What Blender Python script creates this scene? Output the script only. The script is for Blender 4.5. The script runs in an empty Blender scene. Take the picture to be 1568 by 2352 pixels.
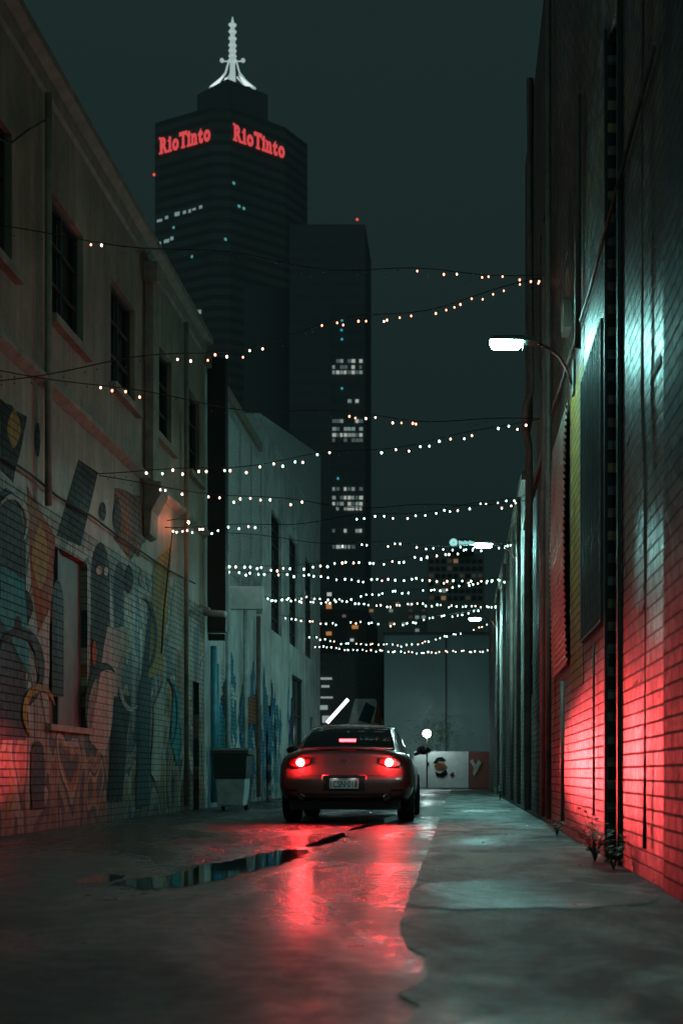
import bpy, math, random, bmesh
from mathutils import Vector, Matrix
from mathutils.bvhtree import BVHTree
random.seed(7)
PI=math.pi
C=bpy.context.scene.collection
F=3267.0; VX=1050.0; VY=1775.0; H=0.65
XL=-4.6; XR=1.14
def onL(px,py):
    d=XL*F/(px-VX); return Vector((XL,d,H+(VY-py)*d/F))
def onR(px,py):
    d=XR*F/(px-VX); return Vector((XR,d,H+(VY-py)*d/F))
def at(px,py,D): return Vector(((px-VX)/F*D,D,H+(VY-py)/F*D))

# ---------------------------------------------------------------- mesh builder
class MB:
    def __init__(s): s.v=[]; s.f=[]
    def add(s,vs,fs):
        n=len(s.v); s.v+= [tuple(v) for v in vs]; s.f+=[tuple(i+n for i in f) for f in fs]; return s
    def quad(s,a,b,c,d): return s.add([a,b,c,d],[(0,1,2,3)])
    def box(s,x0,x1,y0,y1,z0,z1):
        return s.add([(x0,y0,z0),(x1,y0,z0),(x1,y1,z0),(x0,y1,z0),(x0,y0,z1),(x1,y0,z1),(x1,y1,z1),(x0,y1,z1)],
          [(3,2,1,0),(4,5,6,7),(0,1,5,4),(1,2,6,5),(2,3,7,6),(3,0,4,7)])
    def frustum(s,cx,cy,z0,z1,a0,b0,a1,b1):
        return s.add([(cx-a0,cy-b0,z0),(cx+a0,cy-b0,z0),(cx+a0,cy+b0,z0),(cx-a0,cy+b0,z0),(cx-a1,cy-b1,z1),(cx+a1,cy-b1,z1),(cx+a1,cy+b1,z1),(cx-a1,cy+b1,z1)],
          [(3,2,1,0),(4,5,6,7),(0,1,5,4),(1,2,6,5),(2,3,7,6),(3,0,4,7)])
    def tube(s,pts,r,seg=8,r2=None):
        pts=[Vector(p) for p in pts]; n=len(pts); vs=[]; fs=[]
        for i,p in enumerate(pts):
            d=(pts[min(i+1,n-1)]-pts[max(i-1,0)]).normalized()
            a=d.cross(Vector((0,0,1)));
            if a.length<1e-3: a=Vector((1,0,0))
            a.normalize(); b=d.cross(a); rr=r if r2 is None else r+(r2-r)*i/(n-1)
            for k in range(seg):
                t=2*PI*k/seg; vs.append(p+a*math.cos(t)*rr+b*math.sin(t)*rr)
        for i in range(n-1):
            for k in range(seg):
                fs.append((i*seg+k,i*seg+(k+1)%seg,(i+1)*seg+(k+1)%seg,(i+1)*seg+k))
        fs.append(tuple(range(seg))[::-1]); fs.append(tuple((n-1)*seg+k for k in range(seg)))
        return s.add(vs,fs)
    def sphere(s,c,r,nu=12,nv=8,sc=(1,1,1)):
        vs=[]; fs=[]
        for j in range(nv+1):
            ph=PI*j/nv
            for i in range(nu):
                th=2*PI*i/nu
                vs.append((c[0]+r*sc[0]*math.sin(ph)*math.cos(th),c[1]+r*sc[1]*math.sin(ph)*math.sin(th),c[2]+r*sc[2]*math.cos(ph)))
        for j in range(nv):
            for i in range(nu):
                fs.append((j*nu+i,(j+1)*nu+i,(j+1)*nu+(i+1)%nu,j*nu+(i+1)%nu))
        return s.add(vs,fs)
    def prism(s,poly,ax,c0,c1):
        def P(a,b,c): return {'x':(c,a,b),'y':(a,c,b),'z':(a,b,c)}[ax]
        n=len(poly); vs=[P(a,b,c0) for a,b in poly]+[P(a,b,c1) for a,b in poly]
        fs=[tuple(range(n))[::-1],tuple(range(n,2*n))]+[(i,(i+1)%n,n+(i+1)%n,n+i) for i in range(n)]
        return s.add(vs,fs)
def link(o,parent=None):
    C.objects.link(o)
    if parent: o.parent=parent
    return o
def obj(name,mb,m,parent=None,smooth=False,local=False):
    me=bpy.data.meshes.new(name); me.from_pydata(mb.v,[],mb.f); me.validate(); me.update()
    if m: me.materials.append(m)
    if smooth: me.polygons.foreach_set('use_smooth',[True]*len(me.polygons))
    o=bpy.data.objects.new(name,me); link(o,parent)
    if parent and parent.type=='EMPTY' and not local: o.location=-parent.location
    return o
def thing(name,label,cat,loc=(0,0,0),group=None):
    o=bpy.data.objects.new(name,None); C.objects.link(o); o.location=loc; o.empty_display_size=.3
    o['label']=label; o['category']=cat
    if group: o['group']=group
    return o
def tag(o,label,cat,group=None):
    o['label']=label; o['category']=cat
    if group: o['group']=group
    return o
def struct(name,mb,m,smooth=False):
    o=obj(name,mb,m,None,smooth); o['kind']='structure'; return o
def bevel(o,w,seg=2):
    b=o.modifiers.new('bevel','BEVEL'); b.width=w; b.segments=seg; b.limit_method='ANGLE'; return o

# ---------------------------------------------------------------- materials
class NT:
    def __init__(s,name):
        s.m=bpy.data.materials.new(name); s.m.use_nodes=True; s.t=s.m.node_tree; s.n=s.t.nodes; s.l=s.t.links
        s.b=s.n['Principled BSDF']
    def new(s,ty,**k):
        n=s.n.new(ty)
        for a,b in k.items(): setattr(n,a,b)
        return n
    def set(s,sock,v):
        if hasattr(v,'is_output'): s.l.new(v,sock)
        else:
            try: sock.default_value=v
            except Exception: sock.default_value=(*v,1)
    def coord(s): return s.new('ShaderNodeTexCoord').outputs['Object']
    def noise(s,vec,scale,detail=4,rough=.55,dist=0):
        n=s.new('ShaderNodeTexNoise'); s.set(n.inputs['Vector'],vec); n.inputs['Scale'].default_value=scale
        n.inputs['Detail'].default_value=detail; n.inputs['Roughness'].default_value=rough; n.inputs['Distortion'].default_value=dist
        return n.outputs['Fac']
    def ramp(s,fac,stops,const=False):
        r=s.new('ShaderNodeValToRGB'); s.set(r.inputs['Fac'],fac); cr=r.color_ramp
        if const: cr.interpolation='CONSTANT'
        while len(cr.elements)<len(stops): cr.elements.new(.5)
        for e,(p,c) in zip(cr.elements,stops):
            e.position=p; e.color=(c,c,c,1) if not hasattr(c,'__len__') else (*c,1)
        return r.outputs['Color']
    def mix(s,fac,a,b,mode='MIX'):
        n=s.new('ShaderNodeMix',data_type='RGBA',blend_type=mode)
        s.set(n.inputs[0],fac); s.set(n.inputs[6],a); s.set(n.inputs[7],b); return n.outputs[2]
    def math(s,op,a,b=0.0,clamp=False):
        n=s.new('ShaderNodeMath',operation=op,use_clamp=clamp); s.set(n.inputs[0],a); s.set(n.inputs[1],b); return n.outputs[0]
    def mapr(s,v,a,b,c=0.,d=1.):
        n=s.new('ShaderNodeMapRange'); s.set(n.inputs[0],v)
        for i,x in enumerate((a,b,c,d)): n.inputs[i+1].default_value=x
        return n.outputs[0]
    def sep(s,v):
        n=s.new('ShaderNodeSeparateXYZ'); s.set(n.inputs[0],v); return n.outputs
    def comb(s,x,y,z=0.):
        n=s.new('ShaderNodeCombineXYZ'); s.set(n.inputs[0],x); s.set(n.inputs[1],y); s.set(n.inputs[2],z); return n.outputs[0]
    def bump(s,h,strength,dist=.01):
        n=s.new('ShaderNodeBump'); s.set(n.inputs['Height'],h); n.inputs['Strength'].default_value=strength; n.inputs['Distance'].default_value=dist
        s.l.new(n.outputs[0],s.b.inputs['Normal']); return n
    def out(s,col=None,rough=None,metal=None,spec=None):
        if col is not None: s.set(s.b.inputs['Base Color'],col)
        if rough is not None: s.set(s.b.inputs['Roughness'],rough)
        if metal is not None: s.set(s.b.inputs['Metallic'],metal)
        if spec is not None: s.set(s.b.inputs['Specular IOR Level'],spec)
        return s.m
def plain(name,col,rough=.6,metal=0,var=.25,scale=6,bump=.0,spec=.5):
    t=NT(name); co=t.coord(); n=t.noise(co,scale,5)
    c2=tuple(c*(1-var) for c in col); c1=tuple(min(1,c*(1+var)) for c in col)
    c=t.ramp(n,[(.3,c2),(.7,c1)])
    if bump: t.bump(n,bump,.01)
    return t.out(c,t.mapr(n,0,1,max(.02,rough-.08),min(1,rough+.08)),metal,spec)
def emit(name,col,st,base=(.1,.1,.1)):
    t=NT(name); co=t.coord(); n=t.noise(co,8,2)
    t.set(t.b.inputs['Emission Color'],t.mix(n,tuple(c*.9 for c in col)+(1,),tuple(col)+(1,)))
    t.b.inputs['Emission Strength'].default_value=st
    return t.out((*base,1),.4)
def brick_mat(name,colA,colB,mortar,rough,paint=None,bstr=.6,mural=None,plaster=None,mfac=.6,bd=.008,mz=(3.9,4.3),lowdark=.6,spec=.5):
    t=NT(name); co=t.coord(); x,y,z=t.sep(co)[0:3]; uv=t.comb(y,z,0.)
    br=t.new('ShaderNodeTexBrick'); t.set(br.inputs['Vector'],uv)
    br.inputs['Scale'].default_value=1; br.inputs['Brick Width'].default_value=.24; br.inputs['Row Height'].default_value=.086
    br.inputs['Mortar Size'].default_value=.0085; br.inputs['Mortar Smooth'].default_value=.35; br.inputs['Bias'].default_value=0
    br.inputs['Color1'].default_value=(*colA,1); br.inputs['Color2'].default_value=(*colB,1); br.inputs['Mortar'].default_value=(*mortar,1)
    n1=t.noise(co,1.3,6,.6); n2=t.noise(co,16,6,.65); n3=t.noise(uv,.7,3,.5,1.5)
    col=br.outputs['Color']; fac=br.outputs['Fac']
    if mural:
        st=t.comb(t.math('MULTIPLY',y,1.1),t.math('MULTIPLY',z,.55),0.)
        m1=t.noise(st,1.0,1.5,.4,1.2)
        mc=t.ramp(m1,mural,True)
        fade=t.mapr(t.math('ADD',z,t.math('MULTIPLY',n1,1.2)),mz[0],mz[1],1,0)
        col=t.mix(t.math('MULTIPLY',fade,.93),col,mc)
        col=t.mix(t.math('MULTIPLY',fac,.5),col,(*mortar,1))
    if paint:
        p=t.ramp(n3,paint,True); col=t.mix(.8,col,p)
        tone=t.mapr(t.sep(br.outputs['Color'])[0],colB[0],colA[0],.6,1.35); col=t.mix(1,col,t.comb(tone,tone,tone),'MULTIPLY')
        col=t.mix(t.math('MULTIPLY',fac,mfac),col,(*mortar,1))
    if plaster:
        pz,pc=plaster; k=t.mapr(t.math('ADD',z,t.math('MULTIPLY',n1,.2)),pz,pz+.06)
        col=t.mix(k,col,(*pc,1)); brk=t.math('MULTIPLY',fac,t.math('SUBTRACT',1,k))
    else: brk=fac
    stn=t.noise(t.comb(t.math('MULTIPLY',y,3.5),t.math('MULTIPLY',z,.25),0.),1.5,5,.65)
    grime=t.math('MULTIPLY',t.mapr(n1,.35,.75,.55,1.15),t.mapr(stn,.3,.65,.6,1.1))
    col=t.mix(1,col,t.comb(grime,grime,grime),'MULTIPLY')
    chip=t.mapr(n2,.60,.66,0,.5); col=t.mix(chip,col,t.mix(.5,col,(.05,.045,.04,1)))
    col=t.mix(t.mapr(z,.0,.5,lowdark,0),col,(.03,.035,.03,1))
    h=t.math('SUBTRACT',t.math('MULTIPLY',n2,.4),brk)
    t.bump(h,bstr,bd)
    r=t.math('ADD',t.mapr(n2,.3,.7,rough-.06,rough+.14),t.math('MULTIPLY',brk,.3),True)
    r=t.math('ADD',r,t.mapr(n1,.4,.6,-.03,.1),True)
    return t.out(col,r,0,spec)
def wet_mat(name,c1,c2,rlo,rhi,bs,wet_scale=.5,th=(.42,.6),grain=.5,pr=(.35,.65),dry=None,pscale=1.9):
    t=NT(name); co=t.coord()
    x,y,z=t.sep(co)[0:3]
    big=t.noise(t.comb(x,t.math('MULTIPLY',y,.45),0.),wet_scale,6,.62,.8)
    fine=t.noise(co,75,4,.75); med=t.noise(co,9,6,.7); pat=t.noise(t.comb(x,t.math('MULTIPLY',y,.5),0.),pscale,7,.68,.4)
    col=t.mix(t.mapr(pat,pr[0],pr[1]),(*c1,1),(*c2,1))
    sp=t.mapr(fine,.35,.7,.4,1.5); col=t.mix(grain,col,t.mix(1,col,t.comb(sp,sp,sp),'MULTIPLY'))
    mm=t.mapr(med,.35,.65,.55,1.3); col=t.mix(1,col,t.comb(mm,mm,mm),'MULTIPLY')
    wet=t.mapr(big,th[0],th[1],0,1)
    col=t.mix(t.math('MULTIPLY',wet,.6),col,tuple(c*.3 for c in c1)+(1,))
    vor=t.new('ShaderNodeTexVoronoi',feature='DISTANCE_TO_EDGE'); t.set(vor.inputs['Vector'],t.mix(.15,co,t.comb(med,pat,0.))); vor.inputs['Scale'].default_value=.5
    crack=t.mapr(vor.outputs['Distance'],0,.008,1,0)
    col=t.mix(t.math('MULTIPLY',crack,.5),col,(.008,.008,.008,1))
    rough=t.math('ADD',t.mapr(wet,0,1,rhi,rlo),t.mapr(med,.3,.7,-.14,.14))
    h=t.math('ADD',t.math('MULTIPLY',fine,t.mapr(wet,0,1,.8,.3)),t.math('MULTIPLY',med,1.1))
    if dry:
        edge=t.math('ADD',y,t.math('MULTIPLY',t.math('SUBTRACT',med,.5),2.5)); edge=t.math('ADD',edge,t.math('MULTIPLY',t.math('SUBTRACT',big,.5),6.))
        rough=t.math('ADD',rough,t.mapr(edge,dry[0],dry[1],.14,0.),True)
    t.bump(h,bs,.03)
    return t.out(col,rough,0,.5)
M={}
M['asphalt']=wet_mat('wet_asphalt',(.012,.012,.012),(.03,.029,.028),.16,.42,.75,dry=(4.6,7.2),pr=(.42,.58),grain=.8)
M['concrete']=wet_mat('damp_concrete',(.025,.026,.026),(.33,.34,.32),.3,.62,.75,.75,(.52,.62),pr=(.43,.58),grain=.75,pscale=1.5)
M['patch']=wet_mat('dark_patch',(.015,.015,.015),(.05,.05,.047),.3,.6,.6,.9)
t=NT('puddle_water'); co=t.coord(); n=t.noise(co,5,3); t.bump(n,.06,.004); M['puddle']=t.out((.008,.01,.01,1),.04,0,.8)
M['groundbase']=plain('ground_base',(.05,.05,.05),.7)
mural=[(0,(.02,.045,.055)),(.38,(.3,.23,.17)),(.45,(.26,.09,.04)),(.50,(.3,.25,.19)),(.55,(.03,.06,.07)),(.60,(.42,.37,.31)),(.65,(.36,.18,.035)),(.70,(.05,.08,.08))]
M['wallL1']=brick_mat('painted_brick_left',(.3,.25,.2),(.24,.19,.15),(.06,.05,.045),.46,mural=mural,plaster=(3.7,(.42,.305,.225)),bstr=.9,spec=.28)  # plaster tone has the warm glow of the bulb strings mixed in
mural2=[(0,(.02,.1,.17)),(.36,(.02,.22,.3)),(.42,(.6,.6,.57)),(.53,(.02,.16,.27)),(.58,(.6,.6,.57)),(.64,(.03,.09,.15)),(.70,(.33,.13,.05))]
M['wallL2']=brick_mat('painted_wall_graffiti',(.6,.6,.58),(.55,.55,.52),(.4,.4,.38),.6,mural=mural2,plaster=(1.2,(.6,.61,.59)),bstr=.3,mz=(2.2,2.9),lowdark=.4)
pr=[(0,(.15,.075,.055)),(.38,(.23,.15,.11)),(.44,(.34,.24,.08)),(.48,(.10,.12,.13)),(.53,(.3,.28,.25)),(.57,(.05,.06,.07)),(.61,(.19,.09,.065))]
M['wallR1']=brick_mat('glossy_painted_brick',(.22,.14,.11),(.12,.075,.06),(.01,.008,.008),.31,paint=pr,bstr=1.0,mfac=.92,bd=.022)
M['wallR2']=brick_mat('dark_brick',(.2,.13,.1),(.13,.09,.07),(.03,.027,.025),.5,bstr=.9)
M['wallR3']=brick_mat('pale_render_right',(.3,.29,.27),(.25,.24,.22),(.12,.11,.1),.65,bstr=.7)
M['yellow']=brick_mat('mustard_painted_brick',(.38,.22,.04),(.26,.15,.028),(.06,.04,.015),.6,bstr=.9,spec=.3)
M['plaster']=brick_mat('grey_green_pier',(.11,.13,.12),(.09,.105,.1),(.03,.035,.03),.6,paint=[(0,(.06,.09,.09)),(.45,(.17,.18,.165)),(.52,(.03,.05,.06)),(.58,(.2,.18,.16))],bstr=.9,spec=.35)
M['trim']=plain('trim_cream',(.27,.21,.165),.65,0,.3,5,.2,.3)
M['dark']=plain('dark_metal',(.015,.017,.017),.6,.0,.3,4,.2)
M['towerdark']=plain('tower_dark',(.128,.128,.128),.9,0,.05,.05)
M['darkwall']=plain('dark_wall',(.05,.055,.055),.8)
M['frame']=plain('window_frame_dark',(.04,.04,.036),.6)
M['glass']=plain('dark_glass',(.012,.015,.015),.08,0,.2,3)
M['board']=plain('boarded_panel',(.09,.07,.06),.6,0,.5,3,.2)
M['pipe']=plain('painted_pipe',(.17,.12,.1),.6,0,.3)
M['pipepale']=plain('pale_pipe',(.35,.38,.37),.55,0,.3)
M['pipeblue']=plain('blue_pipe',(.03,.2,.26),.5,0,.3)
M['slat']=plain('louvre_slats',(.4,.42,.41),.6,0,.2)
M['corr']=plain('corrugated_metal',(.34,.33,.28),.5,.2,.4,3,.1)
M['mesh']=plain('black_mesh',(.07,.08,.08),.6,0,.25,6,0,.3)
M['signwhite']=plain('white_sign_box',(.55,.55,.53),.6,0,.15)
M['wire']=plain('black_wire',(.012,.012,.012),.7)
M['lamphead']=plain('grey_lamp_housing',(.1,.11,.11),.6,.2)
t=NT('rusty_arm'); co=t.coord(); n=t.noise(co,40,3); M['tape']=t.out(t.ramp(n,[(.48,(.14,.012,.01)),(.55,(.05,.05,.048))],True),.6)
M['led']=emit('led_light',(.38,1.0,.93),430); M['led_far']=emit('led_light_far',(.42,1.0,.93),1050); M['led_dim']=emit('led_light_dim',(.42,1.0,.94),330)
M['bin']=plain('bin_plastic',(.04,.06,.055),.45)
M['bin_pale_lit']=plain('bin_body',(.5,.55,.53),.5,0,.3,4)  # pale tone paints reflected light onto the dark bin
M['rubber']=plain('rubber',(.015,.015,.015),.8)
M['leaf']=plain('weed_leaf',(.05,.09,.03),.5,0,.4,30)
M['bw']=emit('bulb_warm',(1,.32,.19),6); M['bn']=emit('bulb_neutral',(1,.62,.46),8); M['bc']=emit('bulb_cool',(.62,1,.88),9)
M['boff']=plain('bulb_unlit',(.12,.1,.09),.3)
def paintm(n,c,r=.6):
    M[n]=brick_mat(n,c,tuple(v*.85 for v in c),tuple(v*.4 for v in c),r,bstr=.6,lowdark=.4,spec=.2); return M[n]
paintm('mural_black',(.012,.013,.015)); paintm('mural_rust',(.36,.1,.035)); paintm('mural_ochre',(.5,.28,.05)); paintm('mural_slate',(.035,.075,.09)); paintm('mural_pale',(.55,.5,.43)); paintm('mural_blue',(.015,.24,.42)); paintm('mural_navy',(.015,.05,.1)); paintm('mural_pink',(.35,.12,.1)); paintm('mural_teal',(.02,.28,.3)); paintm('mural_white',(.75,.75,.7))

# ---------------------------------------------------------------- ground
struct('ground',MB().quad((-900,-60,-.012),(900,-60,-.012),(900,1500,-.012),(-900,1500,-.012)),M['groundbase'])
struct('road',MB().quad((XL-.3,-8,0),(XR+.2,-8,0),(XR+.2,52,0),(XL-.3,52,0)),M['asphalt'])
edge=[]; y=-2.0
while y<52:
    k=max(0,min(1,(6.0-y)/1.5)); edge.append((-.25+.16*k+random.uniform(-.01,.01)*(1+5*k)+.05*k*math.sin(y*2.7),y)); y+=.22 if y<12 else 1.2
poly=[(x,y,.004) for x,y in edge]+[(XR+.2,52,.004),(XR+.2,-2,.004)]
struct('pavement',MB().add(poly,[tuple(range(len(poly)))]),M['concrete'])
struct('cross_street',MB().quad((-60,52,-.004),(60,52,-.004),(60,59,-.004),(-60,59,-.004)),M['asphalt'])
def blob(pts,z,n=6,wob=1):
    out=[]; k=len(pts)
    for i in range(k):
        p0,p1,p2,p3=[Vector(pts[(i+j-1)%k]) for j in range(4)]
        for s in range(n):
            u=s/n
            q=.5*((2*p1)+(p2-p0)*u+(2*p0-5*p1+4*p2-p3)*u*u+(3*p1-p0-3*p2+p3)*u**3)
            out.append((q.x+random.uniform(-.025,.025)*wob,q.y+random.uniform(-.09,.09)*wob,z))
    m=MB(); m.add(out,[tuple(range(len(out)))]); return m
struct('concrete_patch',blob([(-.2,6.9),(.35,6.75),(.95,7.0),(.98,7.9),(.5,8.4),(-.15,8.3)],.008),M['patch'])
struct('puddle',blob([(-1.9,8.0),(-1.55,8.1),(-1.36,9.2),(-1.2,10.8),(-1.3,12.0),(-1.52,11.6),(-1.62,10.6),(-1.8,9.9),(-1.8,9.0),(-2.0,8.5)],.0045,8,1.2),M['puddle'])
struct('puddle',blob([(-2.25,8.4),(-2.08,8.3),(-2.05,8.8),(-2.2,9.1),(-2.3,8.8)],.0045,6,.8),M['puddle'])
struct('puddle',blob([(-1.36,12.6),(-1.2,12.8),(-1.14,14.2),(-1.22,15.4),(-1.28,14.4)],.0045,6,.8),M['puddle'])
struct('puddle',blob([(-1.24,15.9),(-1.12,16.3),(-.92,18.4),(-.75,21),(-.95,21.5),(-1.08,19),(-1.18,17.3)],.0045,6,.8),M['puddle'])

# ---------------------------------------------------------------- facades
def facade(x,s,y0,y1,z0,z1,ops,dep=.15,thick=6):
    m=MB(); ys=sorted(set([y0,y1]+[a for o in ops for a in o[:2]])); zs=sorted(set([z0,z1]+[a for o in ops for a in o[2:4]]))
    for i in range(len(ys)-1):
        for j in range(len(zs)-1):
            cy=(ys[i]+ys[i+1])/2; cz=(zs[j]+zs[j+1])/2
            if any(o[0]<cy<o[1] and o[2]<cz<o[3] for o in ops): continue
            m.quad((x,ys[i],zs[j]),(x,ys[i+1],zs[j]),(x,ys[i+1],zs[j+1]),(x,ys[i],zs[j+1]))
    xi=x-s*dep; xb=x-s*thick
    for a,b,c,d in ops:
        m.quad((x,a,c),(xi,a,c),(xi,a,d),(x,a,d)); m.quad((x,b,c),(xi,b,c),(xi,b,d),(x,b,d))
        m.quad((x,a,c),(xi,a,c),(xi,b,c),(x,b,c)); m.quad((x,a,d),(xi,a,d),(xi,b,d),(x,b,d))
        m.quad((xi-s*.01,a,c),(xi-s*.01,b,c),(xi-s*.01,b,d),(xi-s*.01,a,d))
    m.quad((x,y0,z0),(xb,y0,z0),(xb,y0,z1),(x,y0,z1)); m.quad((x,y1,z0),(xb,y1,z0),(xb,y1,z1),(x,y1,z1))
    m.quad((x,y0,z1),(xb,y0,z1),(xb,y1,z1),(x,y1,z1))
    return m
def window(root,x,s,o,nv=2,nh=4,glass='glass',name='window'):
    a,b,c,d=o; m=MB(); xo=x-s*.07; xi=x-s*.12; w=.05
    xa,xb=min(xo,xi),max(xo,xi)
    m.box(xa,xb,a,a+w,c,d); m.box(xa,xb,b-w,b,c,d); m.box(xa,xb,a+w,b-w,c,c+w); m.box(xa,xb,a+w,b-w,d-w,d)
    for i in range(1,nv):
        yy=a+(b-a)*i/nv; m.box(xa+.005,xb-.005,yy-.012,yy+.012,c+w,d-w)
    for j in range(1,nh):
        zz=c+(d-c)*j/nh; m.box(xa+.008,xb-.008,a+w,b-w,zz-.01,zz+.01)
    f=obj(name,m,M['frame'],root)
    xg=x-s*.125
    obj('glass',MB().quad((xg,a,c),(xg,b,c),(xg,b,d),(xg,a,d)),M[glass],f)
    return f
# ---- left building 1
L1=thing('rendered_building','cream two storey building with mural on its lower brick, nearest on the left',"building",(XL-3,18,0))
upw=[(13.3,14.7,5.85,7.25),(16.1,17.5,5.85,7.25),(18.9,20.3,5.85,7.25),(21.5,22.9,5.85,7.25),(24.3,25.4,5.85,7.25)]
loww=[(16.0,17.7,1.2,3.25)]; door=[(24.75,25.35,0.0,2.25)]
w1=facade(XL,1,2,25.9,0,8.5,upw+loww+door)
obj('wall',w1,M['wallL1'],L1)
for o in upw:
    f=window(L1,XL,1,o,2,3)
    obj('sill',MB().box(XL+.003,XL+.10,o[0]-.1,o[1]+.1,o[2]-.12,o[2]-.02),M['trim'],f)
f=obj('boarded_window',MB().box(XL-.12,XL-.08,16.0,17.7,1.2,3.25),M['board'],L1)
obj('sill',MB().box(XL+.003,XL+.05,15.95,17.75,1.13,1.2),M['trim'],f)
obj('window_post',MB().box(XL-.079,XL-.03,16.5,16.56,1.2,3.25),M['frame'],f)
obj('door',MB().box(XL-.13,XL-.09,24.75,25.35,.02,2.24),M['dark'],L1)
m=MB(); m.prism([(XL+.003,4.9),(XL+.1,4.98),(XL+.1,5.04),(XL+.003,5.06)],'y',2,25.9); bevel(obj('belt_course',m,M['trim'],L1),.01)
m=MB(); m.prism([(XL+.003,8.2),(XL+.04,8.24),(XL+.06,8.4),(XL+.16,8.46),(XL+.16,8.56),(XL-6,8.6),(XL-6,8.52),(XL-.02,8.51)],'y',2,25.9); obj('cornice',m,M['trim'],L1)
m=MB(); m.box(XL+.004,XL+.14,20.9,21.3,4.95,8.18); m.box(XL+.004,XL+.22,20.8,21.4,7.85,8.15); m.prism([(XL+.004,4.1),(XL+.1,4.15),(XL+.12,4.5),(XL+.26,4.75),(XL+.26,4.93),(XL+.004,4.93)],'y',20.85,21.35); bevel(obj('pilaster',m,M['trim'],L1),.015)
obj('downpipe',MB().tube([(XL+.09,15.7,8.15),(XL+.09,15.7,3.6)],.04,10),M['trim'],L1,True)
obj('downpipe',MB().tube([(XL+.09,23.7,8.15),(XL+.09,23.7,.1)],.04,10),M['trim'],L1,True)
def flat(root,pts,mat,k,x=XL,s=1,L=True):
    P=[(onL if L else onR)(*p) for p in pts]
    m=MB(); xx=x+s*(.002+.0004*k); m.add([(xx,p.y,p.z) for p in P],[tuple(range(len(P)))])
    return obj('mural_shape',m,M[mat],root)
def arch(x0,x1,y0,y1,n=8,lean=0):
    pts=[(x0,y1),(x1,y1)]; cx=(x0+x1)/2; r=(x1-x0)/2; yt=y0+(y1-y0)*.25
    for i in range(n+1):
        a=PI*i/n; pts.append((cx+r*math.cos(a)+lean,yt-(yt-y0)*math.sin(a)))
    return pts
def diam(cx,cy,w,h,e=1.4,tilt=0):
    out=[]
    for k in range(16):
        a=2*PI*k/16; yy=-h*math.copysign(abs(math.sin(a))**e,math.sin(a)); out.append((cx+w*math.copysign(abs(math.cos(a))**e,math.cos(a))+tilt*yy/h,cy+yy))
    return out
def ragged(pts,amp=3,n=5):
    out=[]
    for i in range(len(pts)):
        a=pts[i]; b=pts[(i+1)%len(pts)]
        for s in range(n):
            u=s/n; out.append((a[0]+(b[0]-a[0])*u+random.uniform(-amp,amp)*.5,a[1]+(b[1]-a[1])*u+random.uniform(-amp,amp)))
    return out
def curl(cx,cy,r,w,a0,a1,sx=.6,n=12):
    # a curved painted band, tapering at both ends
    O=[];I=[]
    for i in range(n+1):
        u=i/n; a=math.radians(a0+(a1-a0)*u); ww=w*math.sin(PI*(u*.9+.05))
        O.append((cx+(r+ww)*sx*math.cos(a),cy-(r+ww)*math.sin(a))); I.append((cx+(r-ww)*sx*math.cos(a),cy-(r-ww)*math.sin(a)))
    return O+I[::-1]
shapes=[
 (arch(-30,60,1120,1700),'mural_slate'),
 (ragged([(60,1110),(128,1235),(118,1420),(95,1500),(70,1320)]),'mural_rust'),
 (ragged([(262,1120),(320,1140),(340,1230),(300,1290),(262,1240)]),'mural_rust'),
 ([(130,1230),(185,1255),(225,1085),(180,1055)],'mural_black'),
 (ragged([(0,915),(62,960),(30,1110),(0,1075)]),'mural_black'),(diam(32,985,16,45),'mural_ochre'),
 (arch(208,252,1245,1560),'mural_black'),(arch(262,284,1290,1450),'mural_slate'),
 (diam(92,1280,20,75),'mural_ochre'),(diam(60,1395,16,40),'mural_black'),
 (ragged([(0,1420),(70,1560),(55,1330),(0,1300)]),'mural_teal'),(ragged([(75,1480),(112,1700),(112,1400)]),'mural_pale'),
 (ragged([(205,1700),(245,1440),(300,1440),(240,1740)]),'mural_pale'),(ragged([(305,1700),(345,1380),(355,1500),(330,1740)]),'mural_slate'),
 (diam(235,1175,8,22,1),'mural_black'),(diam(295,1330,12,34),'mural_black'),(ragged([(340,1560),(352,1290),(395,1250),(372,1540)]),'mural_ochre'),
 (arch(118,145,1330,1600),'mural_slate'),(ragged([(245,1840),(262,1600),(300,1600),(280,1840)]),'mural_black'),
 (diam(40,1440,9,26,1),'mural_black'),(diam(315,1250,9,30),'mural_rust'),(diam(268,1190,10,50),'mural_black'),
 (diam(85,1010,6,40,1),'mural_slate'),(ragged([(385,1480),(400,1330),(425,1340),(415,1500)]),'mural_pale'),(ragged([(310,1860),(318,1620),(345,1560),(340,1850)]),'mural_slate'),
 (diam(226,1310,7,10,1),'mural_pale'),(diam(242,1312,5,10,1),'mural_pale'),(diam(215,1500,6,30),'mural_rust'),(diam(325,1330,7,18,1),'mural_pale'),(ragged(arch(70,100,1700,1860)),'mural_slate'),
 (ragged([(345,1780),(352,1620),(378,1560),(372,1700),(365,1800)]),'mural_pale'),(ragged([(390,1700),(398,1560),(412,1600),(408,1760)]),'mural_teal'),
 (curl(40,1540,90,14,-60,150),'mural_black'),(curl(90,1640,60,10,20,240),'mural_ochre'),(curl(240,1640,110,12,60,200,.4),'mural_black'),(curl(320,1460,90,9,-80,80,.4),'mural_slate'),
 (curl(300,1560,70,8,100,300,.4),'mural_pale'),(curl(25,1200,60,8,-40,140),'mural_pale'),(curl(380,1640,80,7,-70,90,.3),'mural_black')]
for k,(p,mt) in enumerate(shapes): flat(L1,p,mt,k)
bl=thing('blade_sign','tall narrow dark vertical sign box on the left wall between the cream and louvred buildings','sign',(XL+.3,26.6,3.2))
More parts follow.
